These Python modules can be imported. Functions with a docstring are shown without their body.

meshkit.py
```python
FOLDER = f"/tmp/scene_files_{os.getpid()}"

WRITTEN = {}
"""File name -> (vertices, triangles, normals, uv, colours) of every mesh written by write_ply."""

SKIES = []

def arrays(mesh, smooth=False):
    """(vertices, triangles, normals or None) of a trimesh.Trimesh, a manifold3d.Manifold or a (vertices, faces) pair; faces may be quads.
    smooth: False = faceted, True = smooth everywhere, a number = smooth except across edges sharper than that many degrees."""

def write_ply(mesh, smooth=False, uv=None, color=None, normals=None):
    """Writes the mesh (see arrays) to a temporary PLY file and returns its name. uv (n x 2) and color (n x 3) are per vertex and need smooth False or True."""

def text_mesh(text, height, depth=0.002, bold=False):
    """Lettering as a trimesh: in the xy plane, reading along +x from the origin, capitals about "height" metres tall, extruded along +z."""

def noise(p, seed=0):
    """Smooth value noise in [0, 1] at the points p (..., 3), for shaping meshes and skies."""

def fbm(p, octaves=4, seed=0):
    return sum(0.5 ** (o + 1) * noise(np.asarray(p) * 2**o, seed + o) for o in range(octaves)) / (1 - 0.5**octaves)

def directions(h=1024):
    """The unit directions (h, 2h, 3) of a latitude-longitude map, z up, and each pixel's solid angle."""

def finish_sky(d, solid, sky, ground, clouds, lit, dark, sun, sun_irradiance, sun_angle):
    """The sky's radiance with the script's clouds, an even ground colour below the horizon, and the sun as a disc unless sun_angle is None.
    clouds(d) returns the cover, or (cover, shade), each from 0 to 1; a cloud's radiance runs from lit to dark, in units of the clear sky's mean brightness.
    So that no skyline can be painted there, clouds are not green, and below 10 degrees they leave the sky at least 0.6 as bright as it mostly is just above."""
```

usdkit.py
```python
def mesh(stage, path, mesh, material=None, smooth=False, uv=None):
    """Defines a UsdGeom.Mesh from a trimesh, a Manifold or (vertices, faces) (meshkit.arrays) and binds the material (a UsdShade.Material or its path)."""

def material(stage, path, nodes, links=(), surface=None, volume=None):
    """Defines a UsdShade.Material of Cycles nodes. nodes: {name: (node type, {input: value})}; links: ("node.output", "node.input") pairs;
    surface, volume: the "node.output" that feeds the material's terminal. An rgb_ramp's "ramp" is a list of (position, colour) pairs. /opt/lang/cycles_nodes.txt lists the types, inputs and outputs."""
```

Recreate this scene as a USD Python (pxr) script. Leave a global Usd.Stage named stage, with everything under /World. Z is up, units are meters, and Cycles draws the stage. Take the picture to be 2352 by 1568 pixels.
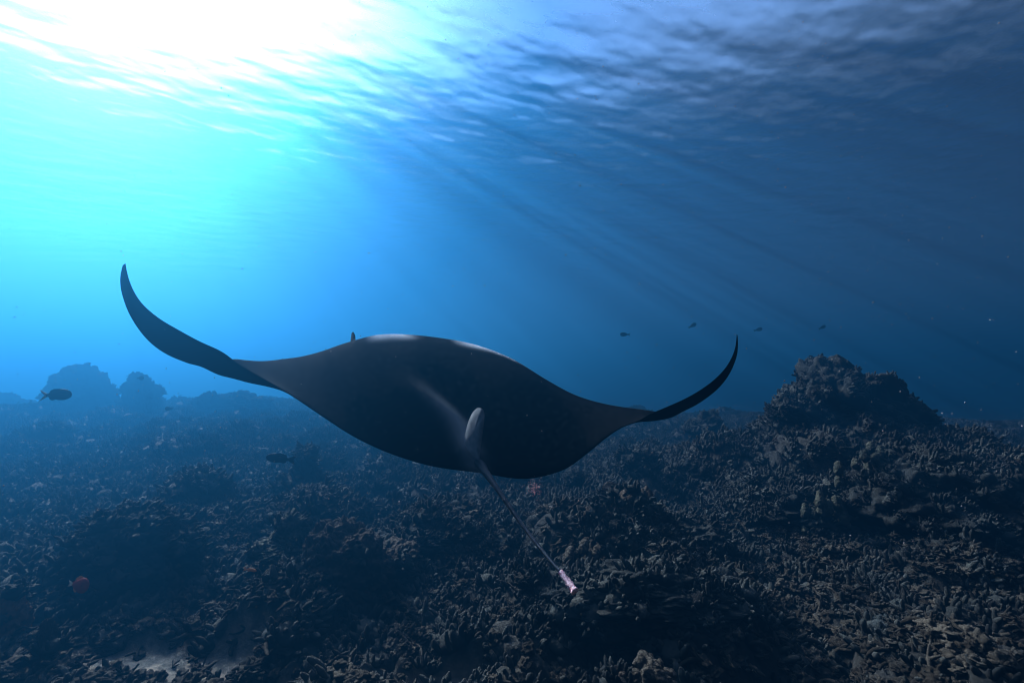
import math, random, numpy as np, trimesh, usdkit, meshkit
from scipy.spatial import cKDTree
from scipy.interpolate import CubicSpline, PchipInterpolator
from pxr import Usd, UsdGeom, UsdLux, UsdShade, Gf, Sdf, Vt

stage = Usd.Stage.CreateInMemory()
UsdGeom.Xform.Define(stage, '/World')
L = '/World/Looks/'
rng = np.random.default_rng(7)

# ---------------------------------------------------------------- camera, sky, sun, water
TX, PITCH, CAM, EXPO = 1.1, math.radians(5), np.array([0, 0, 1.5]), 3.25
SEA = 6.5                                   # height of the sea surface
cam = UsdGeom.Camera.Define(stage, '/World/camera')
cam.CreateFocalLengthAttr(20.0); cam.CreateHorizontalApertureAttr(40.0 * TX)
cam.AddTranslateOp().Set(Gf.Vec3d(*map(float, CAM))); cam.AddRotateXOp().Set(90 + math.degrees(PITCH))
cam.CreateExposureAttr(EXPO)

def ray(px, py):
    """direction (forward component ~1) of a point of the 2352-wide view of the photograph"""
    px, py = np.asarray(px, float), np.asarray(py, float)
    x, u = (px - 1176) / 1176 * TX, (784 - py) / 1176 * TX
    c, s = math.cos(PITCH), math.sin(PITCH)
    return np.stack([x, c - u * s, s + u * c], -1)

def at(px, py, dist):
    """the world point seen there, dist metres along the camera's horizontal axis"""
    r = ray(px, py)
    return CAM + r / r[..., 1:2] * np.asarray(dist, float)[..., None]

def project(p):
    d = np.asarray(p) - CAM; c_, s_ = math.cos(PITCH), math.sin(PITCH); f_ = d[..., 1] * c_ + d[..., 2] * s_; u_ = -d[..., 1] * s_ + d[..., 2] * c_
    return np.stack([1176 + d[..., 0] / f_ / TX * 1176, 784 - u_ / f_ / TX * 1176], -1)

sd = ray(150, -165); sd = sd / np.linalg.norm(sd)
elev, rot = math.asin(sd[2]), math.atan2(sd[0], sd[1])
dome = UsdLux.DomeLight.Define(stage, '/World/sky')
dome.GetPrim().SetCustomDataByKey('kind', 'structure')
UsdShade.MaterialBindingAPI.Apply(dome.GetPrim()).Bind(usdkit.material(stage, L + 'sky_look', {
    's': ('sky_texture', {'sky_type': 'single_scattering', 'sun_disc': False, 'sun_elevation': elev, 'sun_rotation': rot, 'aerosol_density': .3, 'air_density': .45}),
    'b': ('background_shader', {'strength': 0.05})}, [('s.color', 'b.color')], surface='b.background'))
sun = UsdLux.DistantLight.Define(stage, '/World/sun')
sun.CreateNormalizeAttr(True); sun.CreateIntensityAttr(1.25); sun.CreateAngleAttr(0.5); sun.CreateColorAttr(Gf.Vec3f(1, .97, .92))
sun.AddTransformOp().Set(Gf.Matrix4d(Gf.Rotation(Gf.Vec3d(0, 0, 1), Gf.Vec3d(*map(float, sd))), Gf.Vec3d(0, 0, 0)))
WATER = dict(color=(.042, .36, .88), density=.056, anisotropy=.79)
SEA_T = (.355, .49, .33, .585, .55, 1.3, .56, (.66, .84, 1))

# ---------------------------------------------------------------- helpers
used = {}
def path_for(name, parent=None):
    base = (str(parent.GetPath()) if parent else '/World') + '/' + name
    n = used.get(base, 0); used[base] = n + 1
    return base if n == 0 else f'{base}_{n:03d}'

def tag(p, label=None, cat=None, group=None, kind=None):
    for k, v in (('label', label), ('category', cat), ('group', group), ('kind', kind)):
        if v: p.SetCustomDataByKey(k, v)
    return p

def obj(name, mesh, mat, parent=None, smooth=True, **kw):
    m = usdkit.mesh(stage, path_for(name, parent), mesh, mat, smooth=smooth)
    return tag(m.GetPrim(), **kw)

def thing(name, loc=(0, 0, 0), rz=0.0, scale=None, label=None, cat=None, group=None, kind=None):
    x = UsdGeom.Xform.Define(stage, path_for(name))
    x.AddTranslateOp().Set(Gf.Vec3d(*map(float, loc)))
    if rz: x.AddRotateZOp().Set(math.degrees(rz))
    if scale: x.AddScaleOp().Set(Gf.Vec3f(*([float(scale)] * 3)))
    return tag(x.GetPrim(), label, cat, group, kind)

def primvar(prim, name, vals):
    UsdGeom.PrimvarsAPI(prim).CreatePrimvar(name, Sdf.ValueTypeNames.FloatArray, 'vertex').Set(Vt.FloatArray.FromNumpy(np.asarray(vals, np.float32)))

def grid_faces(n, m, close=False):
    i = np.arange(n - 1)[:, None]; j = np.arange(m if close else m - 1)[None]
    k = (j + 1) % m
    return np.stack(np.broadcast_arrays(i * m + j, i * m + k, (i + 1) * m + k, (i + 1) * m + j), -1).reshape(-1, 4)

def tube(pts, rad, sides=8, cap=True):
    pts = np.asarray(pts, float); rad = np.broadcast_to(np.asarray(rad, float), (len(pts),))
    t = np.gradient(pts, axis=0); t /= np.linalg.norm(t, axis=1, keepdims=True) + 1e-12
    ref = np.array([0, 0, 1.0]) if abs(t[:, 2]).mean() < .8 else np.array([1.0, 0, 0])
    a = np.cross(t, ref); a /= np.linalg.norm(a, axis=1, keepdims=True) + 1e-12
    b = np.cross(t, a); g = np.arange(sides) * 2 * np.pi / sides
    v = pts[:, None] + rad[:, None, None] * (np.cos(g)[None, :, None] * a[:, None] + np.sin(g)[None, :, None] * b[:, None])
    f = grid_faces(len(pts), sides, True); v = v.reshape(-1, 3); n = len(v)
    tri = [f[:, [0, 1, 2]], f[:, [0, 2, 3]]]
    if cap:
        v = np.vstack([v, pts[0], pts[-1]]); j = np.arange(sides); k = (j + 1) % sides; o = (len(pts) - 1) * sides
        tri += [np.stack([k, j, j * 0 + n], 1), np.stack([o + j, o + k, j * 0 + n + 1], 1)]
    return v, np.vstack(tri)[:, ::-1]

def join(parts):
    V, F, n = [], [], 0
    for v, f in parts:
        V.append(v); F.append(np.asarray(f) + n); n += len(v)
    return np.vstack(V), np.vstack(F)

def smoothstep(a, b, x):
    t = np.clip((x - a) / (b - a), 0, 1); return t * t * (3 - 2 * t)

def fbm2(x, y, s, seed, o=4):
    return meshkit.fbm(np.stack([x * s, y * s, 0 * x + seed * 3.7], -1), octaves=o, seed=seed) - .5

# ---------------------------------------------------------------- materials
def rock(name, c0, c1, c2, scale=9.0, bump=.5, rough=.95, rand=False):
    nodes = {'g': ('geometry', {}), 'n': ('noise_texture', {'scale': scale, 'detail': 5, 'roughness': .65}),
             'n2': ('noise_texture', {'scale': scale * 9, 'detail': 3}), 'r': ('rgb_ramp', {'ramp': [(.25, c0), (.5, c1), (.78, c2)]}),
             'b': ('bump', {'strength': bump, 'distance': .012}), 'p': ('principled_bsdf', {'roughness': rough, 'specular_ior_level': .05})}
    links = [('g.position', 'n.vector'), ('g.position', 'n2.vector'), ('n2.fac', 'b.height'), ('b.normal', 'p.normal')]
    if rand:
        nodes['o'] = ('object_info', {}); nodes['m'] = ('mix_float', {'fac': .5})
        links += [('n.fac', 'm.a'), ('o.random', 'm.b'), ('m.result', 'r.fac'), ('r.color', 'p.base_color')]
    else:
        links += [('n.fac', 'r.fac'), ('r.color', 'p.base_color')]
    return usdkit.material(stage, L + name, nodes, links, surface='p.BSDF')

M_head = rock('coral_rock', (0.0062, 0.0062, 0.0054), (0.0126, 0.0124, 0.0114), (0.0246, 0.0242, 0.0218), 5)
M_finger = rock('finger_coral_skin', (0.0090, 0.0082, 0.0075), (0.0190, 0.0184, 0.0162), (0.0371, 0.0363, 0.0319), 7, .3, rand=True)
M_rubble = rock('rubble_skin', (0.0091, 0.0068, 0.0049), (0.0188, 0.0149, 0.0112), (0.0378, 0.0307, 0.0238), 7, .4, rand=True)
M_lobe = rock('lobe_coral_skin', (0.0136, 0.0130, 0.0099), (0.0278, 0.0265, 0.0192), (0.0494, 0.0463, 0.0346), 14, .4)
M_brown = rock('brown_coral_skin', (0.0151, 0.0112, 0.0086), (0.0278, 0.0202, 0.0154), (0.0429, 0.0326, 0.0259), 8, .5)
M_pale = rock('pale_coral_skin', (0.0196, 0.0152, 0.0114), (0.0392, 0.0309, 0.0235), (0.0627, 0.0508, 0.0403), 10, .5)
M_sponge = rock('sponge_skin', (0.0528, 0.0231, 0.0119), (0.0858, 0.0396, 0.0198), (0.1188, 0.0594, 0.0330), 12, .5)

def plain(name, col, rough=.5, spec=.5, **kw):
    return usdkit.material(stage, L + name, {'n': ('noise_texture', {'scale': 40, 'detail': 3}), 'g': ('geometry', {}),
        'r': ('rgb_ramp', {'ramp': [(.3, tuple(.75 * c for c in col)), (.7, tuple(1.2 * c for c in col))]}),
        'p': ('principled_bsdf', {'roughness': rough, 'specular_ior_level': spec, **kw})}, [('g.position', 'n.vector'), ('n.fac', 'r.fac'), ('r.color', 'p.base_color')], surface='p.BSDF')

M_bed = usdkit.material(stage, L + 'seabed_look', {
    'g': ('geometry', {}), 'n': ('noise_texture', {'scale': 6, 'detail': 6, 'roughness': .7}), 'n2': ('noise_texture', {'scale': 45, 'detail': 4}),
    'r': ('rgb_ramp', {'ramp': [(.28, (0.0064, 0.0055, 0.0047)), (.5, (0.0134, 0.0119, 0.0103)), (.75, (0.0257, 0.0238, 0.0206))]}),
    's': ('rgb_ramp', {'ramp': [(.3, (.075, .062, .05)), (.7, (.12, .102, .083))]}),
    'a': ('attribute', {'attribute': 'sand'}), 'm': ('mix', {}), 'b': ('bump', {'strength': .6, 'distance': .015}),
    'p': ('principled_bsdf', {'roughness': .95, 'specular_ior_level': .1})},
    [('g.position', 'n.vector'), ('g.position', 'n2.vector'), ('n.fac', 'r.fac'), ('n2.fac', 's.fac'), ('a.fac', 'm.fac'), ('r.color', 'm.color1'), ('s.color', 'm.color2'),
     ('n2.fac', 'b.height'), ('b.normal', 'p.normal'), ('m.color', 'p.base_color')], surface='p.BSDF')

# ---------------------------------------------------------------- sea surface and the water itself
def axis(lo, hi, core_lo, core_hi, fine, coarse):
    return np.unique(np.round(np.concatenate([np.arange(lo, core_lo, coarse), np.arange(core_lo, core_hi, fine), np.arange(core_hi, hi + coarse, coarse)]), 4))
xs, ys = axis(-240, 240, -16, 15, .06, 3.0), axis(-240, 240, 3.5, 25, .06, 3.0)
X, Y = np.meshgrid(xs, ys)
a = math.radians(20); U, W = X * math.cos(a) + Y * math.sin(a), -X * math.sin(a) + Y * math.cos(a)
wave = .047 * (meshkit.fbm(np.stack([U * 1.3, W * 2.5, 0 * X], -1), octaves=6, seed=3) - .5) + .015 * (meshkit.fbm(np.stack([U * .35, W * .5, 0 * X + 9], -1), octaves=2, seed=8) - .5)
V = np.stack([X, Y, SEA + wave], -1).reshape(-1, 3)
# rippled surface from below: clear only near the vertical, mirror-like at low angles, and a rough share for the ripples too small to model
M_sea = usdkit.material(stage, L + 'sea_surface_look', {
    'g': ('geometry', {}), 'n': ('noise_texture', {'scale': 3.2, 'detail': 4, 'roughness': .6}), 'b': ('bump', {'strength': .4, 'distance': .1}),
    'lw': ('layer_weight', {'blend': .5}), 'fn': ('map_range', {'range_type': 'smoothstep', 'from_min': SEA_T[0], 'from_max': SEA_T[1], 'to_min': .03, 'to_max': 1.0, 'clamp': True}),
    'fw': ('map_range', {'range_type': 'smoothstep', 'from_min': SEA_T[2], 'from_max': SEA_T[3], 'to_min': .03, 'to_max': .9, 'clamp': True}),
    't': ('transparent_bsdf', {'color': (.82, .93, 1)}), 'gl': ('glossy_bsdf', {'roughness': .2, 'color': (.6, .8, 1)}),
    'rf': ('refraction_bsdf', {'roughness': SEA_T[4], 'IOR': SEA_T[5], 'color': SEA_T[7]}),
    'm1': ('mix_closure', {}), 'm2': ('mix_closure', {}), 'm': ('mix_closure', {'fac': SEA_T[6]})},
    [('g.position', 'n.vector'), ('n.fac', 'b.height'), ('b.normal', 'gl.normal'), ('lw.facing', 'fn.value'), ('lw.facing', 'fw.value'),
     ('fn.result', 'm1.fac'), ('t.BSDF', 'm1.closure1'), ('gl.BSDF', 'm1.closure2'), ('fw.result', 'm2.fac'), ('rf.BSDF', 'm2.closure1'), ('gl.BSDF', 'm2.closure2'),
     ('m1.closure', 'm.closure1'), ('m2.closure', 'm.closure2')], surface='m.closure')
obj('water_surface', (V, grid_faces(len(ys), len(xs))), M_sea, kind='structure', label='rippled underside of the sea surface with bright sky patches', cat='water')

box = trimesh.creation.box([520, 520, SEA + 1.2 + 2.2]); box.apply_translation([0, 0, (SEA + 1.2 - 2.2) / 2])
M_water = usdkit.material(stage, L + 'sea_water', {'v': ('principled_volume', WATER)}, [], volume='v.volume')
obj('haze', box, M_water, smooth=False, kind='stuff', label='blue sea water that far things fade into', cat='water')

# ---------------------------------------------------------------- seabed
mounds = [(-3.2, 4.6, .9, .30), (-1.1, 3.9, .7, .22), (.9, 4.2, .8, .34), (4.3, 6.1, 1.3, .62), (5.4, 5.9, 1.0, .4), (6.3, 5.5, .9, .25), (4.7, 4.6, .9, .42), (7.5, 7, 2, -.35), (3.2, 6.6, 1.2, .35), (1.15, 3.05, .5, .25), (.75, 2.45, .55, -.3), (1.5, 2.5, .5, -.2), (-5, 8, 2, .25), (1.5, 8, 2.0, .15), (.1, 5.6, .9, .15)]
lump_c = rng.uniform(-1, 1, (900, 2)) * [15, 10.5] + [0, 12.2]; lump_r = rng.uniform(.14, .5, 900) * rng.uniform(.6, 1, 900); lump_h = lump_r * rng.uniform(.25, .8, 900); ltree = cKDTree(lump_c)
def lumps(x, y):
    q = np.stack([np.ravel(x), np.ravel(y)], 1); d, i = ltree.query(q, k=4)
    return (lump_h[i] * np.sqrt(np.clip(1 - (d / lump_r[i]) ** 2, 0, 1))).max(1).reshape(np.shape(x))
def H0(x, y):
    x, y = np.asarray(x, float), np.asarray(y, float)
    h = .80 * smoothstep(3.5, 18, y) * (1 - .8 * smoothstep(-2, 6, x)) + smoothstep(6, 11, y) * .55 * fbm2(x, y, .3, 17, 3) - 1.6 * smoothstep(19, 34, y + .25 * np.abs(x))
    for mx, my, r, k in mounds:
        h = h + k * np.exp(-((x - mx) ** 2 + (y - my) ** 2) / r ** 2)
    h = h + (1 - sandmask(x, y)) * lumps(x + .1 * fbm2(x, y, 4, 41, 2), y + .1 * fbm2(x, y, 4, 42, 2))
    return h + .42 * fbm2(x, y, .55, 11, 4) + .16 * fbm2(x, y, 1.9, 12, 3)
sands = [(-1.9, 2.75, .55, .22), (-.95, 2.52, .42, .10), (-3.2, 3.75, .35, .16), (-2.75, 3.0, .22, .1), (-.3, 2.6, .3, .1)]
def sandmask(x, y):
    s = 0 * x
    for sx, sy, rx, ry in sands:
        d = np.sqrt(((x - sx) / rx) ** 2 + ((y - sy) / ry) ** 2) + .9 * fbm2(x, y, 5, 21, 3)
        s = np.maximum(s, smoothstep(1.15, .75, d))
    return s
kp = rng.uniform(-1, 1, (60000, 2)) * [13, 9.0] + [0, 9.5]
kr = rng.uniform(.035, .1, len(kp)); ktree = cKDTree(kp)
def H(x, y):
    x, y = np.asarray(x, float), np.asarray(y, float)
    h, s = H0(x, y), sandmask(x, y)
    q = np.stack([x.ravel(), y.ravel()], 1); near = (q[:, 1] < 19) & (q[:, 1] > .3) & (np.abs(q[:, 0]) < 13.2)
    bump = np.zeros(len(q))
    if near.any():
        d, i = ktree.query(q[near], k=3)
        bump[near] = (kr[i] * .75 * np.sqrt(np.clip(1 - (d / kr[i]) ** 2, 0, 1))).max(1)
    fine = .05 * fbm2(x, y, 9, 14, 3) + .035 * fbm2(x, y, 27, 16, 3)
    return (h - .04 * s) + (1 - s) * (bump.reshape(x.shape) + fine) + s * .012 * fbm2(x, y, 6, 15, 2)

th = np.concatenate([np.radians(np.linspace(-56, 56, 640)), np.radians(np.linspace(56, 304, 120))[1:-1]])
rad = np.concatenate([[.02, .4, .8, 1.2], np.geomspace(1.6, 22, 430), np.geomspace(22.5, 245, 60)])
RR, TT = np.meshgrid(rad, th, indexing='ij')
gx, gy = RR * np.sin(TT), RR * np.cos(TT)
gz = np.concatenate([H(gx[i:i + 60], gy[i:i + 60]) for i in range(0, len(rad), 60)])
bed = obj('seabed', (np.stack([gx, gy, gz], -1).reshape(-1, 3), grid_faces(len(rad), len(th), True)[:, ::-1]), M_bed, kind='structure', label='rubble covered reef floor with small patches of pale sand', cat='seabed')
primvar(bed, 'sand', sandmask(gx, gy).ravel())

def ground_at(px, py, far=26):
    r = ray(px, py); r = r / r[1]
    y = np.linspace(1.2, far, 900); p = CAM + r * y[:, None]
    hit = np.nonzero(p[:, 2] < H0(p[:, 0], p[:, 1]) + .02)[0]
    return p[hit[0] if len(hit) else -1]

# ---------------------------------------------------------------- coral heads
heads_pts = []                               # (points, normals) where small coral may grow
def coral_mesh(size, seed, sub=5, rough=.45, knob=.12, nk=260, jag=0.0, squash=None):
    m = trimesh.creation.icosphere(sub, 1.0); v = np.array(m.vertices); r = np.random.default_rng(seed)
    f = meshkit.fbm(v * 1.3 + seed * 5.1, octaves=4, seed=seed) - .5
    f2 = meshkit.fbm(v * 4.0 + seed * 2.3, octaves=3, seed=seed + 1) - .5
    f3 = meshkit.fbm(v * 11 + seed, octaves=3, seed=seed + 2) - .5
    rad_ = 1 + rough * 2.0 * f + .3 * f2 + .16 * f3 + jag * np.maximum(0, meshkit.noise(v * 3.2 + seed, seed) - .55)
    kpts = r.normal(size=(nk, 3)); kpts /= np.linalg.norm(kpts, axis=1, keepdims=True); kk = r.uniform(.5, 1.2, nk) * knob
    d, i = cKDTree(kpts).query(v, k=2)
    rad_ = rad_ + (kk[i] * .9 * np.sqrt(np.clip(1 - (d / kk[i]) ** 2, 0, 1))).max(1)
    p = v * rad_[:, None]
    if squash is not None: p = squash(p)
    return p * size, np.array(m.faces)

def plant(mesh, loc, n):
    """remember spots on a coral head where small knobs grow"""
    m = trimesh.Trimesh(mesh[0], mesh[1], process=False)
    p, fi = trimesh.sample.sample_surface(m, n * 2, seed=5); nn = m.face_normals[fi]
    ok = (nn[:, 2] > -.25); heads_pts.append((p[ok][:n] + loc, nn[ok][:n]))

def head(name, px, base_py, dist, w_px, h_px, depth, seed, label, cat='coral', mat=None, cover=60, sub=5, **kw):
    """a coral head whose foot stands at that pixel, w_px x h_px in the photograph"""
    foot = at(px, base_py, dist); s = dist / 1069.0
    w, h = w_px * s, h_px * s
    mesh = coral_mesh(np.array([w / 2, depth / 2, h * .62]), seed, sub, **kw)
    loc = foot + np.array([0, 0, h * .42])
    o = obj(name, (mesh[0] + loc, mesh[1]), mat or M_head, label=label, cat=cat)
    if cover: plant(mesh, loc, cover)
    return o

def bommie(p):
    q = p.copy(); t = np.clip((p[:, 2] + 1) / 2.4, 0, 1)
    q[:, 0] = p[:, 0] * (1.5 - 1.2 * t) + .30 * (1 - t) - .42 * t ** 1.5; return q
head('coral_pinnacle', 1950, 1085, 6.4, 315, 222, 1.5, 3, 'tall dark rounded coral pinnacle rising above the reef on the right', mat=M_head, sub=6, cover=420, rough=.34, knob=.17, nk=260, jag=.6, squash=bommie)
head('coral_outcrop', 1812, 985, 6.2, 75, 75, .45, 8, 'small dark coral knob jutting from the left shoulder of the tall pinnacle', cover=40, jag=.6)
head('coral_mound', 2170, 1330, 4.6, 400, 250, 1.5, 5, 'broad dark coral mound at the right edge with lobed coral on its crest', sub=6, cover=520, rough=.34, nk=420, knob=.09)
head('coral_mound', 1830, 1250, 5.0, 330, 130, 1.1, 15, 'low dark coral mound below the tall pinnacle', sub=6, cover=320, rough=.35, nk=300)
head('coral_mound', 1660, 1120, 6.6, 240, 80, .9, 16, 'low rubbly coral mound left of the tall pinnacle', cover=130, rough=.4)
head('coral_outcrop', 1622, 1010, 9.0, 80, 52, .6, 18, 'small pointed coral outcrop on the reef skyline behind the right wing tip', cover=50, jag=.7)
head('coral_pinnacle', 182, 972, 14, 114, 122, 1.6, 21, 'wide round topped far coral pinnacle hazy blue behind the dark fish', sub=6, cover=340, rough=.2, knob=.1, nk=420)
def jag(p):
    q = p.copy(); t = np.clip((p[:, 2] + 1) / 2.2, 0, 1); q[:, 0] *= 1.1 - .35 * t; q[:, 2] += .35 * np.maximum(0, meshkit.noise(np.stack([p[:, 0] * 3.2, 0 * t, 0 * t], -1), 4) - .3) * (p[:, 2] > 0); return q
head('coral_pinnacle', 316, 985, 13.6, 70, 108, 1.1, 22, 'narrow jagged far coral pinnacle hazy blue right of the round one', sub=6, cover=260, rough=.35, knob=.13, nk=320, jag=1.0, squash=jag)
head('coral_outcrop', 478, 955, 14, 36, 48, .5, 23, 'small mushroom shaped far coral outcrop below the left wing', cover=60, jag=.8, squash=lambda p: p * np.stack([.75 + .45 * (p[:, 2] > .1), 1 + 0 * p[:, 0], 1 + 0 * p[:, 0]], 1))
head('coral_outcrop', 556, 958, 14.2, 95, 48, .8, 24, 'ragged low far coral outcrop right of the mushroom shaped one', cover=110, jag=.9, rough=.45)
head('coral_outcrop', 14, 962, 17.5, 75, 52, .8, 25, 'round far coral outcrop cut by the left edge', cover=60)
head('coral_outcrop', 56, 962, 17.5, 55, 40, .7, 26, 'small round far coral outcrop second from the left edge', cover=50)
head('coral_outcrop', 400, 965, 17.6, 110, 26, .9, 27, 'low far coral ridge between the jagged pinnacle and the mushroom outcrop', cover=80)
head('coral_outcrop', 690, 965, 17.2, 110, 34, .9, 28, 'low far coral ridge disappearing behind the manta ray', cover=90)
head('coral_boulder', 700, 1075, 5.6, 48, 50, .35, 31, 'small round coral boulder right of the dark fish over the reef', cover=26)
head('coral_boulder', 1318, 1110, 5.4, 44, 30, .3, 32, 'dark oval coral boulder just right of the manta ray rear edge', cover=0)
head('coral_boulder', 1470, 1095, 5.8, 78, 62, .5, 33, 'dark angular coral boulder below the right wing', cover=24, jag=.5)
head('coral_boulder', 1575, 1110, 5.9, 90, 46, .5, 34, 'low knobbly coral boulder between the right wing and the pinnacle', cover=30)
head('coral_boulder', 668, 1262, 3.7, 72, 74, .3, 41, 'pale upright coral boulder with a flat shelf at its foot', mat=M_lobe, cover=6, nk=60, knob=.22, rough=.3)
head('coral_shelf', 640, 1275, 3.62, 105, 34, .3, 42, 'flat pale coral shelf at the foot of the upright boulder', mat=M_lobe, cover=8, rough=.35)
head('coral_boulder', 785, 1420, 3.35, 215, 190, .55, 43, 'large brown weathered coral boulder left of the tail tip', mat=M_brown, sub=6, cover=20, rough=.3, knob=.06, nk=500)
head('coral_boulder', 905, 1320, 3.6, 110, 72, .4, 44, 'dark coral boulder directly behind the large brown one', mat=M_brown, cover=14, rough=.3, knob=.08)
head('coral_shelf', 945, 1262, 3.95, 165, 44, .4, 45, 'thin pale edged coral shelf sloping up to the right behind the brown boulder', cover=26, rough=.4)
head('coral_mound', 315, 1345, 3.55, 230, 150, .7, 46, 'rounded coral mound with finger coral right of the red fish', sub=6, cover=110, rough=.35)
head('coral_outcrop', 1447, 1330, 3.75, 190, 185, .6, 51, 'pointed outcrop of finger coral right of the tail', sub=6, cover=150, rough=.35, jag=.4, mat=M_brown)
head('coral_ledge', 1500, 1440, 3.05, 330, 120, .6, 52, 'dark overhanging coral ledge behind the pink tail tip', sub=6, cover=110, rough=.42, squash=lambda p: p * np.stack([1 + .25 * (p[:, 2] > 0), 1 + 0 * p[:, 0], 1 + 0 * p[:, 0]], 1))
head('coral_boulder', 1600, 1275, 4.0, 130, 70, .45, 53, 'low pale topped boulder right of the pointed outcrop', cover=34, rough=.4)
head('coral_boulder', 1500, 1600, 2.28, 88, 70, .16, 61, 'bumpy tan coral boulder at the bottom edge of the picture', mat=M_pale, cover=0, rough=.3, knob=.3, nk=40)
head('coral_boulder', 1425, 1600, 2.3, 60, 50, .12, 62, 'small knobbly coral lump left of the tan one at the bottom edge', mat=M_brown, cover=8, rough=.3, knob=.3, nk=40)
head('coral_stub', 102, 1560, 2.62, 36, 105, .1, 63, 'upright dark coral stub in the lower left rubble', mat=M_brown, cover=3, rough=.2, knob=.3, nk=40)
head('sponge', 12, 1470, 2.9, 75, 95, .2, 64, 'orange brown sponge at the lower left edge', 'sponge', mat=M_sponge, cover=4, rough=.3)

def lobed(px, py, dist, w, h, n, size, seed, label, mat=M_lobe):
    """a colony of stacked rounded lobes"""
    r = np.random.default_rng(seed); c = at(px, py, dist); s = dist / 1069.0
    t = thing('lobed_coral', c, label=label, cat='coral')
    for k in range(n):
        x, z = r.uniform(-.5, .5) * w * s, r.uniform(-.5, .5) * h * s
        z -= abs(x) * .5
        R = size * s * r.uniform(.7, 1.15); beads = []
        y = -.10 * (1 - (2 * x / (w * s)) ** 2) - .06 * r.random()
        m = int(r.integers(2, 4))
        for b in range(m):
            sp = trimesh.creation.icosphere(3, R * (1 - .12 * b)); q = np.array(sp.vertices)
            q = q * (1 + .7 * (meshkit.fbm(q / R * 1.3 + k, octaves=3, seed=seed) - .5))[:, None] * [1, 1, 1.2]
            beads.append((q + [x + .25 * R * b, y + .35 * R * b, z + R * .7 * b], np.array(sp.faces)))
        obj('lobe', join(beads), mat, t)
lobed(1975, 1085, 4.75, 110, 130, 22, 11, 1, 'pale green lobed coral climbing the foot of the tall pinnacle')
lobed(1880, 1165, 4.55, 150, 60, 18, 10, 2, 'pale lobed coral low on the left of the climbing one')
lobed(2140, 1100, 4.4, 90, 50, 14, 9, 3, 'small lobed coral on the crest of the right hand mound')
lobed(2195, 1115, 4.35, 60, 60, 10, 9, 4, 'rightmost lobed coral on the crest of the right hand mound')
lobed(1345, 1270, 3.6, 95, 60, 16, 11, 5, 'pale lobed coral just right of the tail', M_pale)
lobed(1410, 1320, 3.5, 130, 40, 12, 8, 6, 'low lobed coral on the edge of the dark ledge', M_lobe)

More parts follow.
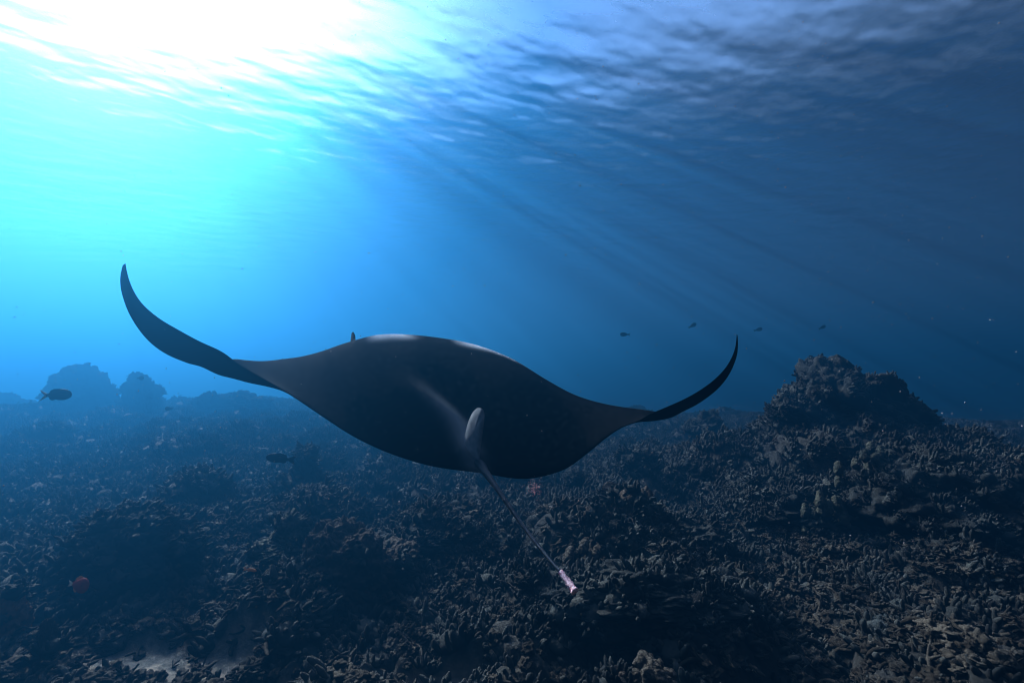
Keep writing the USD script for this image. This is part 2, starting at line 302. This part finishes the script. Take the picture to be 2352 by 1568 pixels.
# ---------------------------------------------------------------- finger coral, rubble
def finger(r, length, rad_):
    n = 6; t = np.linspace(0, 1, n); b = r.normal(0, .18, 2)
    p = np.stack([b[0] * length * t ** 2, b[1] * length * t ** 2, length * t], 1)
    w = rad_ * np.array([.95, .9, 1.0, 1.12, .95, .45]) * r.uniform(.9, 1.1, n)
    return tube(p, w, 7)
def colony(seed):
    r = np.random.default_rng(seed); parts = []
    for k in range(int(r.integers(9, 14))):
        a_, q = r.uniform(0, 2 * np.pi), math.sqrt(r.random()) * .085
        v, f = finger(r, r.uniform(.045, .1), r.uniform(.011, .017))
        tilt = q * 5.5 * r.uniform(.6, 1.3); ax = np.array([-math.sin(a_), math.cos(a_), 0])
        R = trimesh.transformations.rotation_matrix(tilt, ax)[:3, :3]
        parts.append((v @ R.T + [q * math.cos(a_), q * math.sin(a_), -.01], f))
    b = trimesh.creation.icosphere(2, 1.0); bv = np.array(b.vertices)
    bv = bv * (1 + .5 * (meshkit.fbm(bv * 1.8 + seed, octaves=3, seed=seed) - .5))[:, None] * [.07, .07, .05]
    return (bv + [0, 0, -.01], np.array(b.faces)), parts
def stick(seed):
    r = np.random.default_rng(seed); n = 9; t = np.linspace(-.5, .5, n); ln = r.uniform(.08, .19)
    p = np.stack([t * ln, .02 * np.sin(t * 4 + r.uniform(0, 6)) * r.uniform(.2, 1), .012 * np.cos(t * 7 + seed) + .01], 1)
    w = r.uniform(.007, .012) * r.uniform(.6, 1.4, n) * np.array([.6, .95, 1, 1, 1, 1, 1, .95, .6])
    parts = [tube(p, w, 8)]
    for k in range(int(r.integers(1, 4))):
        i = int(r.integers(2, n - 2)); d = r.normal(0, 1, 3); d[2] = abs(d[2]) * .6; d /= np.linalg.norm(d)
        parts.append(tube([p[i], p[i] + d * .025, p[i] + d * .05], [w[i] * .9, w[i] * .85, w[i] * .45], 7))
    return join(parts)
def chunk(seed):
    r = np.random.default_rng(seed); m = trimesh.creation.icosphere(3, 1.0); v = np.array(m.vertices)
    v = v * (1 + 2.0 * (meshkit.fbm(v * 1.7 + seed * 3, octaves=4, seed=seed) - .5))[:, None] * (r.uniform(.02, .048, 3) * [1, 1, .7])
    return v, np.array(m.faces)

NV = 8
colonies = [colony(100 + k) for k in range(NV)]
sticks = [stick(200 + k) for k in range(8)]; chunks = [chunk(300 + k) for k in range(8)]

def scatter(n, ymin, ymax):
    y = ymin + (ymax - ymin) * rng.random(n) ** .62
    x = (rng.random(n) * 2 - 1) * (1.14 * y + .3)
    return x, y
x, y = scatter(56000, 1.3, 23)
patchy = fbm2(x, y, .9, 31, 3)
rubbly = smoothstep(.9, 2.2, x) * smoothstep(4.2, 2.6, y) + smoothstep(-.2, -.9, x) * smoothstep(3.0, 2.4, y) * .9
keep = (sandmask(x, y) < .3) & ((y < 4.2) | (patchy > -.24 + .3 * (rng.random(len(x)) - .5)))
x, y, rubbly = x[keep], y[keep], np.clip(rubbly[keep], 0, 1)
kind = np.where(rng.random(len(x)) < .22 + .6 * rubbly, 1, 0)
z = H(x, y) - .005
e = .05; nx, ny = (H0(x + e, y) - H0(x - e, y)) / (2 * e), (H0(x, y + e) - H0(x, y - e)) / (2 * e)
N = np.stack([-nx, -ny, 1 + 0 * x], 1); N /= np.linalg.norm(N, axis=1, keepdims=True)

def spots(sel_p, sel_n, r, lean=.35, smin=.5, smax=1.2):
    n = len(sel_p); up = sel_n + r.normal(0, lean, (n, 3)) + [0, 0, .35]; up /= np.linalg.norm(up, axis=1, keepdims=True)
    yaw = r.uniform(0, 2 * np.pi, n); ref = np.stack([np.cos(yaw), np.sin(yaw), 0 * yaw], 1)
    a_ = np.cross(up, ref); a_ /= np.linalg.norm(a_, axis=1, keepdims=True); b_ = np.cross(up, a_)
    return np.stack([a_, b_, up], -1), r.uniform(smin, smax, n)      # columns
def quats(R):
    q = np.empty((len(R), 4)); m = R
    from scipy.spatial.transform import Rotation
    # a, b, up: make right handed
    det = np.linalg.det(m); m = m.copy(); m[det < 0, :, 0] *= -1
    return Rotation.from_matrix(m).as_quat(), m

def instancer(name, protos, mat, P, R, S, idx, label, cat):
    pi = UsdGeom.PointInstancer.Define(stage, path_for(name)); prim = pi.GetPrim()
    tag(prim, label, cat, None, 'stuff'); paths = []
    for k, pm in enumerate(protos):
        o = obj('piece', pm, mat, prim); paths.append(o.GetPath())
    pi.CreatePrototypesRel().SetTargets(paths)
    q, _ = quats(R)
    pi.CreateProtoIndicesAttr(Vt.IntArray.FromNumpy(idx.astype(np.int32)))
    pi.CreatePositionsAttr(Vt.Vec3fArray.FromNumpy(P.astype(np.float32)))
    pi.CreateScalesAttr(Vt.Vec3fArray.FromNumpy(np.repeat(S[:, None], 3, 1).astype(np.float32)))
    pi.CreateOrientationsAttr(Vt.QuathArray([Gf.Quath(float(w), float(a), float(b), float(c)) for a, b, c, w in q]))

def pieces(name, build, P, R, S, idx, labels, cat, group):
    """the pieces that show largest: things of their own, copies of one of each kind"""
    first = {}
    q, m = quats(R)
    for p, mm, s, i in zip(P, m, S, idx):
        i = int(i); x_ = UsdGeom.Xform.Define(stage, path_for(name)); pr = x_.GetPrim()
        M4 = np.eye(4); M4[:3, :3] = (mm * s).T; M4[3, :3] = p
        x_.AddTransformOp().Set(Gf.Matrix4d(*M4.ravel().tolist()))
        if i in first:
            pr.GetReferences().AddInternalReference(first[i].GetPath()); pr.SetInstanceable(True)
        else:
            build(i, pr); first[i] = pr
        lab, gr = labels(p); tag(pr, lab, cat, gr)

SPOTS = [(102, 1500, 'around the upright dark coral stub'), (20, 1420, 'beside the orange brown sponge'), (250, 1440, 'bordering the left sand patch'), (600, 1520, 'on the brown lower left floor'), (790, 1480, 'below the large brown boulder'),
         (1000, 1520, 'at the bottom edge left of the middle'), (1200, 1480, 'below and left of the pink tail tip'), (1330, 1560, 'left of the bumpy tan boulder'), (1500, 1440, 'on the dark overhanging ledge'), (1640, 1560, 'right of the bumpy tan boulder'),
         (1900, 1400, 'on the pale floor right of the ledge'), (1900, 1560, 'at the bottom edge right of the middle'), (2200, 1480, 'in the lower right corner'), (1450, 1280, 'on the pointed outcrop'), (1150, 1300, 'just left of the tail')]
def near_what(what, many):
    def f(p):
        q = project(np.asarray(p, float)); k = int(np.argmin([np.hypot(q[0] - a, q[1] - b) for a, b, _ in SPOTS]))
        return f'{what} {SPOTS[k][2]}', f'{many} {SPOTS[k][2]}'
    return f
def in_view(p):
    c, s = math.cos(PITCH), math.sin(PITCH); d = p - CAM
    f = d[:, 1] * c + d[:, 2] * s; u = -d[:, 1] * s + d[:, 2] * c
    return (f > .5) & (np.abs(d[:, 0] / f) < TX * .98) & (np.abs(u / f) < TX * .66)

# finger coral
P = np.stack([x, y, z], 1)
fp, fn = P[kind == 0], N[kind == 0]
hp, hn = np.vstack([h[0] for h in heads_pts]), np.vstack([h[1] for h in heads_pts])
AP, AN = np.vstack([fp, hp]), np.vstack([fn, hn]); onhead = np.arange(len(AP)) >= len(fp)
R, S = spots(AP, AN, rng); S[onhead] *= .8; AP[onhead] -= AN[onhead] * .01
idx = rng.integers(0, NV, len(AP)); dist = np.linalg.norm(AP - CAM, axis=1)
order = np.argsort(np.where(in_view(AP), dist, 1e9)); near_i = order[:230]; rest = np.setdiff1d(np.arange(len(AP)), near_i)
def build_colony(i, pr):
    b, fs = colonies[i]; obj('base', b, M_finger, pr)
    for f in fs: obj('finger', f, M_finger, pr)
pieces('finger_coral_colony', build_colony, AP[near_i], R[near_i], S[near_i], idx[near_i], near_what('knobbly grey brown finger coral colony', 'finger coral colonies'), 'coral', '')
instancer('finger_coral_carpet', [join([c[0]] + c[1]) for c in colonies], M_finger, AP[rest], R[rest], S[rest], idx[rest], 'carpet of small knobbly finger coral covering the reef into the distance', 'coral')

# broken rubble
ex = rng.uniform(-3.4, 4.2, 9500); ey = rng.uniform(1.3, 5.0, 9500)
ok = ((sandmask(ex, ey) < .9) | (rng.random(9500) < .3)) & (rng.random(9500) < np.where(np.abs(ex) > .5, .8, .35))
ex, ey = ex[ok], ey[ok]
RP = np.vstack([P[kind == 1], np.stack([ex, ey, H(ex, ey) - .005], 1)]); RN = np.vstack([N[kind == 1], np.tile([0, 0, 1.0], (len(ex), 1))])
RP[:, 2] += rng.uniform(0, .03, len(RP))
R, S = spots(RP, RN, rng, .22, .55, 1.25); idx = np.where(rng.random(len(RP)) < .3, rng.integers(0, 8, len(RP)), rng.integers(8, 16, len(RP))); dist = np.linalg.norm(RP - CAM, axis=1)
order = np.argsort(np.where(in_view(RP), dist, 1e9)); near_i = order[:200]; rest = np.setdiff1d(np.arange(len(RP)), near_i)
both = sticks + chunks
pieces('coral_fragment', lambda i, pr: obj('fragment', both[i], M_rubble, pr), RP[near_i], R[near_i], S[near_i], idx[near_i], near_what('broken grey piece of coral', 'broken coral pieces'), 'coral fragment', '')
instancer('coral_rubble_bed', both, M_rubble, RP[rest], R[rest], S[rest], idx[rest], 'bed of broken grey coral rubble between the finger coral', 'rubble')

# ---------------------------------------------------------------- manta ray
M_manta = usdkit.material(stage, L + 'manta_skin', {
    'g': ('geometry', {}), 'n': ('noise_texture', {'scale': 75, 'detail': 6, 'roughness': .75}), 'n2': ('noise_texture', {'scale': 260, 'detail': 2}), 'n3': ('noise_texture', {'scale': 3.5, 'detail': 3}),
    'r': ('rgb_ramp', {'ramp': [(.3, (.0012, .0012, .0015)), (.6, (.0021, .0021, .0025)), (.74, (.010, .010, .011))]}),
    'a': ('attribute', {'attribute': 'mark_and_highlight'}), 'm': ('mix', {'color2': (.28, .3, .33)}),
    'b': ('bump', {'strength': .35, 'distance': .004}), 'p': ('principled_bsdf', {'roughness': .85, 'specular_ior_level': .006})},
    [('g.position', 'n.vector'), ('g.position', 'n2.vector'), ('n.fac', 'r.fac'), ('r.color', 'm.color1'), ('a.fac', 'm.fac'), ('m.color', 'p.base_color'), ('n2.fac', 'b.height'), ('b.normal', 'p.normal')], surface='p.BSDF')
# stations from the left wing tip to the right one: leading edge, (middle), trailing edge; depths; half thickness
ST = [  # Lx, Ly, Ld, Tx, Ty, Td, Mx, My (0 = in between), half thickness
    (283, 606, 2.30, 288, 602, 2.26, 0, 0, .001),
    (276, 652, 2.32, 296, 641, 2.24, 0, 0, .004),
    (290, 706, 2.34, 312, 677, 2.22, 0, 0, .005),
    (316, 753, 2.36, 331, 702, 2.20, 0, 0, .006),
    (357, 797, 2.37, 367, 732, 2.18, 0, 0, .007),
    (405, 824, 2.38, 411, 758, 2.16, 0, 0, .008),
    (455, 838, 2.38, 459, 784, 2.13, 457, 826, .009),
    (510, 836, 2.38, 511, 808, 2.10, 507, 857, .010),
    (536, 824, 2.39, 546, 834, 2.07, 542, 866, .011),
    (566, 827, 2.41, 590, 860, 2.02, 582, 874, .013),
    (602, 829, 2.42, 637, 887, 1.97, 622, 876, .017),
    (640, 826, 2.43, 684, 918, 1.92, 0, 0, .022),
    (685, 820, 2.45, 740, 956, 1.86, 0, 0, .03),
    (735, 808, 2.46, 822, 1008, 1.78, 0, 0, .045),
    (805, 785, 2.48, 917, 1049, 1.70, 0, 0, .075),
    (875, 771, 2.50, 1005, 1073, 1.63, 0, 0, .10),
    (950, 774, 2.50, 1105, 1086, 1.60, 0, 0, .11),
    (1045, 784, 2.48, 1200, 1100, 1.58, 0, 0, .10),
    (1145, 814, 2.44, 1288, 1082, 1.60, 0, 0, .075),
    (1240, 869, 2.38, 1350, 1040, 1.65, 0, 0, .045),
    (1324, 912, 2.32, 1393, 1005, 1.71, 0, 0, .03),
    (1405, 933, 2.26, 1430, 981, 1.77, 0, 0, .02),
    (1468, 940, 2.22, 1464, 967, 1.81, 1466, 960, .013),
    (1500, 944, 2.20, 1494, 950, 1.84, 1494, 962, .011),
    (1538, 950, 2.18, 1534, 933, 1.88, 1536, 955, .009),
    (1582, 938, 2.16, 1576, 914, 1.93, 0, 0, .008),
    (1622, 914, 2.14, 1618, 889, 1.97, 0, 0, .007),
    (1655, 886, 2.13, 1651, 862, 2.00, 0, 0, .006),
    (1682, 845, 2.12, 1676, 830, 2.03, 0, 0, .005),
    (1694, 803, 2.11, 1689, 797, 2.05, 0, 0, .004),
    (1694, 768, 2.10, 1692, 765, 2.07, 0, 0, .001)]
ST = np.array(ST, float); ns, nc = 260, 49
wb = np.exp(-((np.arange(len(ST)) - 16) / 6.0) ** 2)          # the body stands steeper in the water than the wings
ST[:, 2] -= .30 * wb; ST[:, 5] += .06 * wb
Lp, Tp = at(ST[:, 0], ST[:, 1], ST[:, 2]), at(ST[:, 3], ST[:, 4], ST[:, 5])
mx = np.where(ST[:, 6] > 0, ST[:, 6], (ST[:, 0] + ST[:, 3]) / 2); my = np.where(ST[:, 7] > 0, ST[:, 7], (ST[:, 1] + ST[:, 4]) / 2)
Mp = at(mx, my, (ST[:, 2] + ST[:, 5]) / 2)
key = np.concatenate([[0], np.cumsum(np.linalg.norm(np.diff(.5 * (Lp + Tp), axis=0), axis=1))])
ss = np.interp(np.linspace(0, 1, ns), np.linspace(0, 1, len(key)), key)
cs = lambda q: PchipInterpolator(key, q)(ss)
lp, mp, tp, hk = cs(Lp), cs(Mp), cs(Tp), cs(ST[:, 8])
smooth1 = lambda q: np.apply_along_axis(lambda c: np.convolve(np.pad(c, 3, 'edge'), np.array([1, 2, 3, 4, 3, 2, 1]) / 16., 'valid'), 0, q)
lp, mp, tp = smooth1(lp), smooth1(mp), smooth1(tp)
v = np.linspace(0, 1, nc)[None, :, None]
mid = lp[:, None] * ((1 - v) * (1 - 2 * v)) + mp[:, None] * (4 * v * (1 - v)) + tp[:, None] * (v * (2 * v - 1))
du, dv = np.gradient(mid, axis=0), np.gradient(mid, axis=1)
nrm = np.cross(dv, du); nrm /= np.linalg.norm(nrm, axis=2, keepdims=True) + 1e-12
c0 = nrm[ns // 2, nc // 2]
if c0[2] < 0: nrm = -nrm
vv = v[0, :, 0]
prof = (np.sin(np.pi * np.clip(vv, 0, 1) ** .72)) ** .75
si = np.linspace(0, len(key) - 1, ns)                         # station number along the span
bodyw = np.exp(-((si - 16) / 2.4) ** 2)
th = hk[:, None] * prof[None]
ridge = .045 * np.exp(-((si[:, None] - 15.2 - .7 * smoothstep(.38, .85, vv)[None]) / .4) ** 2) * smoothstep(.35, .75, vv)[None] * (1 - smoothstep(.93, 1, vv)[None])
fold = .010 * np.sin(si[:, None] * 2.1 + 3 * vv[None]) * bodyw[:, None] * prof[None]
top = mid + nrm * (th * 1.0 + ridge + fold)[..., None]
bot = mid - nrm * (th * .9)[..., None]
ring = np.concatenate([top, bot[:, -2:0:-1]], axis=1)         # ns x (2 nc - 2) x 3
nr = ring.shape[1]; f = grid_faces(ns, nr, True)
vs = ring.reshape(-1, 3)
tri = np.vstack([f[:, [0, 1, 2]], f[:, [0, 2, 3]]])
cen = [vs[:nr].mean(0), vs[-nr:].mean(0)]; n0 = len(vs); j = np.arange(nr); k = (j + 1) % nr
tri = np.vstack([tri, np.stack([k, j, 0 * j + n0], 1), np.stack([(ns - 1) * nr + j, (ns - 1) * nr + k, 0 * j + n0 + 1], 1)])
bm = trimesh.Trimesh(np.vstack([vs, cen]), tri, process=False)
if bm.volume < 0: bm.invert()
bv = np.array(bm.vertices)
manta = thing('manta_ray', label='large black manta ray gliding away over the reef with both wing tips curled up', cat='manta ray')
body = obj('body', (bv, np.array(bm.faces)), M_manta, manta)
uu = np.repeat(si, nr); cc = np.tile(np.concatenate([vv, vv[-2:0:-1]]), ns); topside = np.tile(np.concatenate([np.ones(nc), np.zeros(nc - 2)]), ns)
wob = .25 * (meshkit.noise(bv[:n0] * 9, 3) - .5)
mark_and_highlight = (smoothstep(.85, .25, np.abs(uu - 15.35 + 1.6 * cc) / 1.0 + wob) * smoothstep(.14, .03, cc + .15 * wob) + smoothstep(.95, .25, np.abs(uu - 17.75) + wob) * smoothstep(.12, .02, cc + .15 * wob))
mark_and_highlight = np.maximum(mark_and_highlight * .9, .36 * np.exp(-((uu - 15.2 - .7 * smoothstep(.38, .85, cc) + .25 * wob) / .25) ** 2) * smoothstep(.4, .9, cc)) * topside  # shoulder markings, plus the sunlit ridge's highlight painted on as a pale streak
primvar(body, 'mark_and_highlight', np.concatenate([np.clip(mark_and_highlight, 0, 1), [0, 0]]))

def leaf(outline_px, depths, thick, nrings=6):
    """a thin fin whose outline is given point by point, thickest along its middle"""
    o = at([p[0] for p in outline_px], [p[1] for p in outline_px], depths)
    n = 48; key_ = np.linspace(0, 1, len(o)); o = np.stack([PchipInterpolator(key_, o[:, c])(np.linspace(0, 1, n)) for c in range(3)], 1)
    c = o.mean(0); u_, s_, vt = np.linalg.svd(o - c); nn = vt[2]
    rings = []
    for sgn, order_ in ((1, range(nrings)), (-1, range(nrings - 1, -1, -1))):
        for q in order_:
            t = q / (nrings - 1) * .94; rings.append(o * (1 - t) + c * t + nn * sgn * thick * math.sqrt(1 - (1 - t) ** 2))
    R_ = np.array(rings); R_ = R_[:nrings][::-1].tolist() + R_[nrings:][::-1].tolist()
    R_ = np.array(R_); f_ = grid_faces(len(R_), n, True); m_ = trimesh.Trimesh(R_.reshape(-1, 3), np.vstack([f_[:, [0, 1, 2]], f_[:, [0, 2, 3]]]), process=False)
    if m_.volume < 0: m_.invert()
    return np.array(m_.vertices), np.array(m_.faces)
back = cKDTree(project(top.reshape(-1, 3)))
def skin(px, py, lift=0.0):
    """distance at which the manta's back is seen there, less a little"""
    return top.reshape(-1, 3)[back.query(np.stack([px, py], -1), k=6)[1]][..., 1].mean(-1) - lift
M_fin = plain('manta_fin_skin', (.12, .124, .133), .6, .1)
M_tail = plain('manta_tail_skin', (.024, .024, .027), .4, .35)
fo = np.array([(1066, 1022), (1070, 990), (1078, 962), (1088, 944), (1099, 936), (1109, 939), (1113, 955), (1110, 985), (1105, 1020), (1100, 1056), (1087, 1052), (1074, 1038)], float)
fd = skin(np.full(12, 1090.), np.full(12, 1045.)) - np.interp(fo[:, 1], [936, 1050], [.05, -.02]) - .03
obj('dorsal_fin', leaf(fo, fd - (fo[:, 0] - 1090) * .0022, .008), M_fin, manta, label='pale grey dorsal fin at the base of the tail')
tk = np.array([(1020, 930, 0, .05), (1044, 968, 0, .055), (1064, 1002, 0, .05), (1084, 1034, 0, .036), (1101, 1062, 0, .020), (1118, 1088, 0, .0125), (1140, 1119, 0, .0088), (1180, 1177, 0, .0068), (1232, 1247, 0, .0058), (1289, 1315, 0, .0052)])
td = skin(tk[:, 0], tk[:, 1]); td[:5] += [.2, .15, .10, .05, .012]; td[5:] = td[4] - np.array([.04, .08, .14, .22, .31])
tk[:, 2] = td; TIP = td[-1]
tpth, kk = at(tk[:, 0], tk[:, 1], tk[:, 2]), np.linspace(0, 1, len(tk)); t_ = np.linspace(0, 1, 90)
obj('tail', tube(PchipInterpolator(kk, tpth)(t_), PchipInterpolator(kk, tk[:, 3])(t_), 16), M_tail, manta, label='long whip tail trailing towards the viewer')
r_ = np.random.default_rng(4); tt = np.linspace(0, 1, 26)
tip_p = at(1287 + 34 * tt, 1312 + 46 * tt, TIP + .003 - .045 * tt)
tv, tf = tube(tip_p, .0075 + .0032 * tt + .0025 * smoothstep(.86, 1, tt), 12)
tv = tv + (meshkit.noise(tv * 260, 5)[:, None] - .5) * .004
M_tip = usdkit.material(stage, L + 'tail_tip_look', {'g': ('geometry', {}), 'n': ('voronoi_texture', {'scale': 210}), 'r': ('rgb_ramp', {'ramp': [(.1, (.8, .66, .62)), (.5, (.7, .36, .36)), (.85, (.3, .08, .1))]}),
    'p': ('principled_bsdf', {'roughness': .6})}, [('g.position', 'n.vector'), ('n.distance', 'r.fac'), ('r.color', 'p.base_color')], surface='p.BSDF')
obj('tail_tip', (tv, tf), M_tip, manta, label='pink and white encrusted stub at the end of the tail')
for sx, sy, d0 in ((811, 0, 2.5), (1010, 52, 2.5)):
    obj('cephalic_fin', leaf([(sx - 8, 812 + sy), (sx - 6, 785 + sy), (sx - 4, 767 + sy), (sx, 762 + sy), (sx + 4, 768 + sy), (sx + 6, 785 + sy), (sx + 12, 812 + sy), (sx, 830 + sy)], np.array([2.2, 2.35, d0, d0, d0, 2.35, 2.2, 2.2]), .007), M_manta, manta)

# ---------------------------------------------------------------- fish
def fish(name, px, py, dist, len_px, label, cat='fish', face=1, deep=.34, mat=None, tailmat=None, fork=.6, tilt=0.0, yaw=0.0, detail=True, finmat=None):
    c = at(px, py, dist); Ln = len_px * dist / 1069.0
    t = thing(name, c, label=label, cat=cat)
    Rm = trimesh.transformations.euler_matrix(0, math.radians(tilt), math.radians(yaw))[:3, :3] @ np.diag([face, 1 if face > 0 else 1, 1.0])
    def put(nm, v, f, m, parent=t, **kw):
        v = np.asarray(v, float) * Ln; f = np.asarray(f)
        mm = trimesh.Trimesh(v @ Rm.T, f, process=False)
        if nm != 'fin' and mm.volume < 0: mm.invert()
        return obj(nm, (np.array(mm.vertices), np.array(mm.faces)), m, parent, **kw)
    u = np.linspace(0, 1, 22); X_ = .5 - u * .78
    hgt = deep * .5 * np.clip(np.sin(np.pi * np.clip(u * .93 + .02, 0, 1) ** .72), 0, 1) ** .8; hgt = np.maximum(hgt, .045 * (u > .5) + .004); hgt[0] = .006
    wid = hgt * .42; g = np.arange(14) * 2 * np.pi / 14
    V_ = np.stack([np.repeat(X_, 14), (wid[:, None] * np.sin(g)).ravel(), (hgt[:, None] * np.cos(g) * np.where(np.cos(g) > 0, 1.05, .95)).ravel()], 1)
    F_ = grid_faces(22, 14, True); e0, e1 = len(V_), len(V_) + 1; V_ = np.vstack([V_, [X_[0] + .01, 0, 0], [X_[-1], 0, 0]]); j = np.arange(14); k = (j + 1) % 14
    T_ = np.vstack([F_[:, [0, 1, 2]], F_[:, [0, 2, 3]], np.stack([k, j, 0 * j + e0], 1), np.stack([21 * 14 + j, 21 * 14 + k, 0 * j + e1], 1)])
    put('body', V_, T_, mat)
    def plate(nm, pts, m, th=.006):
        from shapely.geometry import Polygon
        e = trimesh.creation.extrude_polygon(Polygon(pts), th, engine='earcut'); q = np.array(e.vertices); q = np.stack([q[:, 0], q[:, 2] - th / 2, q[:, 1]], 1)
        put(nm, q, np.array(e.faces), m, smooth=False)
    fm = finmat or mat
    plate('tail_fin', [(-.25, .04), (-.36, .10), (-.5, .14 + .03 * fork), (-.46 + .05 * fork, .05), (-.44 + .08 * fork, 0), (-.46 + .05 * fork, -.05), (-.5, -.14 - .03 * fork), (-.36, -.10), (-.25, -.04)], tailmat or fm)
    if detail:
        d2 = deep * .5
        plate('dorsal_fin', [(.22, d2 * .86), (.12, d2 * 1.12), (-.05, d2 * 1.14), (-.17, d2 * .85), (-.2, d2 * .42), (-.1, d2 * .6), (.05, d2 * .85)], fm)
        plate('anal_fin', [(.0, -d2 * .82), (-.1, -d2 * .95), (-.18, -d2 * .75), (-.2, -d2 * .4), (-.1, -d2 * .55)], fm)
        for sg in (1, -1):
            s = trimesh.creation.icosphere(1, .016); q = np.array(s.vertices) + [.40, sg * (deep * .5 * .42 * .62), deep * .12]
            put('eye', q, np.array(s.faces), M_eye)
    return t
M_eye = plain('fish_eye', (.01, .01, .01), .2)
M_dark = plain('dark_fish_skin', (.008, .009, .012), .8, .05)
M_ytail = plain('yellow_tail_skin', (.2, .17, .03), .5, .3)
M_red = plain('red_fish_skin', (.2, .022, .010), .6, .1)
M_orange = plain('orange_fish_skin', (.5, .16, .04), .45, .3)
M_clear = plain('pale_fin', (.45, .4, .3), .4, .3)
fish('reef_fish', 128, 907, 4.6, 74, 'dark fish with a forked tail swimming right in front of the round pinnacle', deep=.34, mat=M_dark, tailmat=M_ytail, fork=1.2, tilt=-2)
fish('reef_fish', 645, 1053, 4.2, 68, 'dark slender fish swimming left low over the reef below the left wing', face=-1, deep=.3, mat=M_dark, fork=.2, tilt=6)
fish('reef_fish', 180, 1343, 2.8, 46, 'small deep bodied red fish hovering over the lower left reef', deep=.74, mat=M_red, tailmat=M_clear, fork=.1, tilt=10, finmat=M_orange)
fish('reef_fish', 574, 1308, 3.1, 30, 'tiny slim orange fish near the left coral mound', deep=.24, mat=M_orange, fork=.4, tilt=8)
fish('reef_fish', 322, 868, 9.5, 17, 'tiny dark fish beside the top of the jagged far pinnacle', deep=.6, mat=M_dark, fork=.2, detail=False)
fish('reef_fish', 388, 938, 9.0, 18, 'tiny dark fish low over the reef right of the jagged pinnacle', face=-1, deep=.5, mat=M_dark, fork=.3, detail=False)
fish('reef_fish', 1436, 768, 12, 24, 'small far fish in open water, leftmost of the four right of the manta ray', face=-1, deep=.4, mat=M_dark, fork=.5, detail=False)
fish('reef_fish', 1590, 748, 13, 22, 'small far fish in open water left of the right wing tip', deep=.4, mat=M_dark, fork=.5, tilt=-28, detail=False)
fish('reef_fish', 1741, 757, 13.5, 22, 'small far fish in open water just right of the right wing tip', deep=.4, mat=M_dark, fork=.5, tilt=-14, detail=False)
fish('reef_fish', 1888, 752, 14, 19, 'small far fish in open water above the tall pinnacle', deep=.4, mat=M_dark, fork=.5, tilt=-25, detail=False)
fish('reef_fish', 1907, 850, 6.0, 12, 'tiny round fish touching the top of the tall pinnacle', deep=.7, mat=M_dark, fork=.2, detail=False)
fish('reef_fish', 2125, 996, 5.6, 15, 'tiny round fish right of the tall pinnacle', deep=.75, mat=M_dark, fork=.2, detail=False)

# ---------------------------------------------------------------- drifting specks
sv, sf = np.array(trimesh.creation.icosphere(0, 1.0).vertices), np.array(trimesh.creation.icosphere(0, 1.0).faces)
r_ = np.random.default_rng(9); ps = []
for _ in range(900):
    d = r_.uniform(.7, 3.6); p = at(r_.uniform(0, 2352), r_.uniform(0, 1250), np.array(d)); ps.append((sv * r_.uniform(.0006, .0016) * d ** .6 + p, sf))
M_speck = plain('speck_look', (.3, .27, .27), .7, .2)
obj('drifting_specks', join(ps), M_speck, smooth=False, kind='stuff', label='tiny pale specks drifting in the water', cat='particles')
c = at(1226, 1122, np.array(1.35)); ps = [(sv * r_.uniform(.0005, .0011) + c + r_.normal(0, 1, 3) * [.010, .01, .011], sf) for _ in range(130)]
obj('drifting_clump', join(ps), plain('pink_speck_look', (.4, .2, .22), .7, .2), smooth=False, kind='stuff', label='faint pinkish clump of specks just under the rear edge of the manta ray', cat='particles')
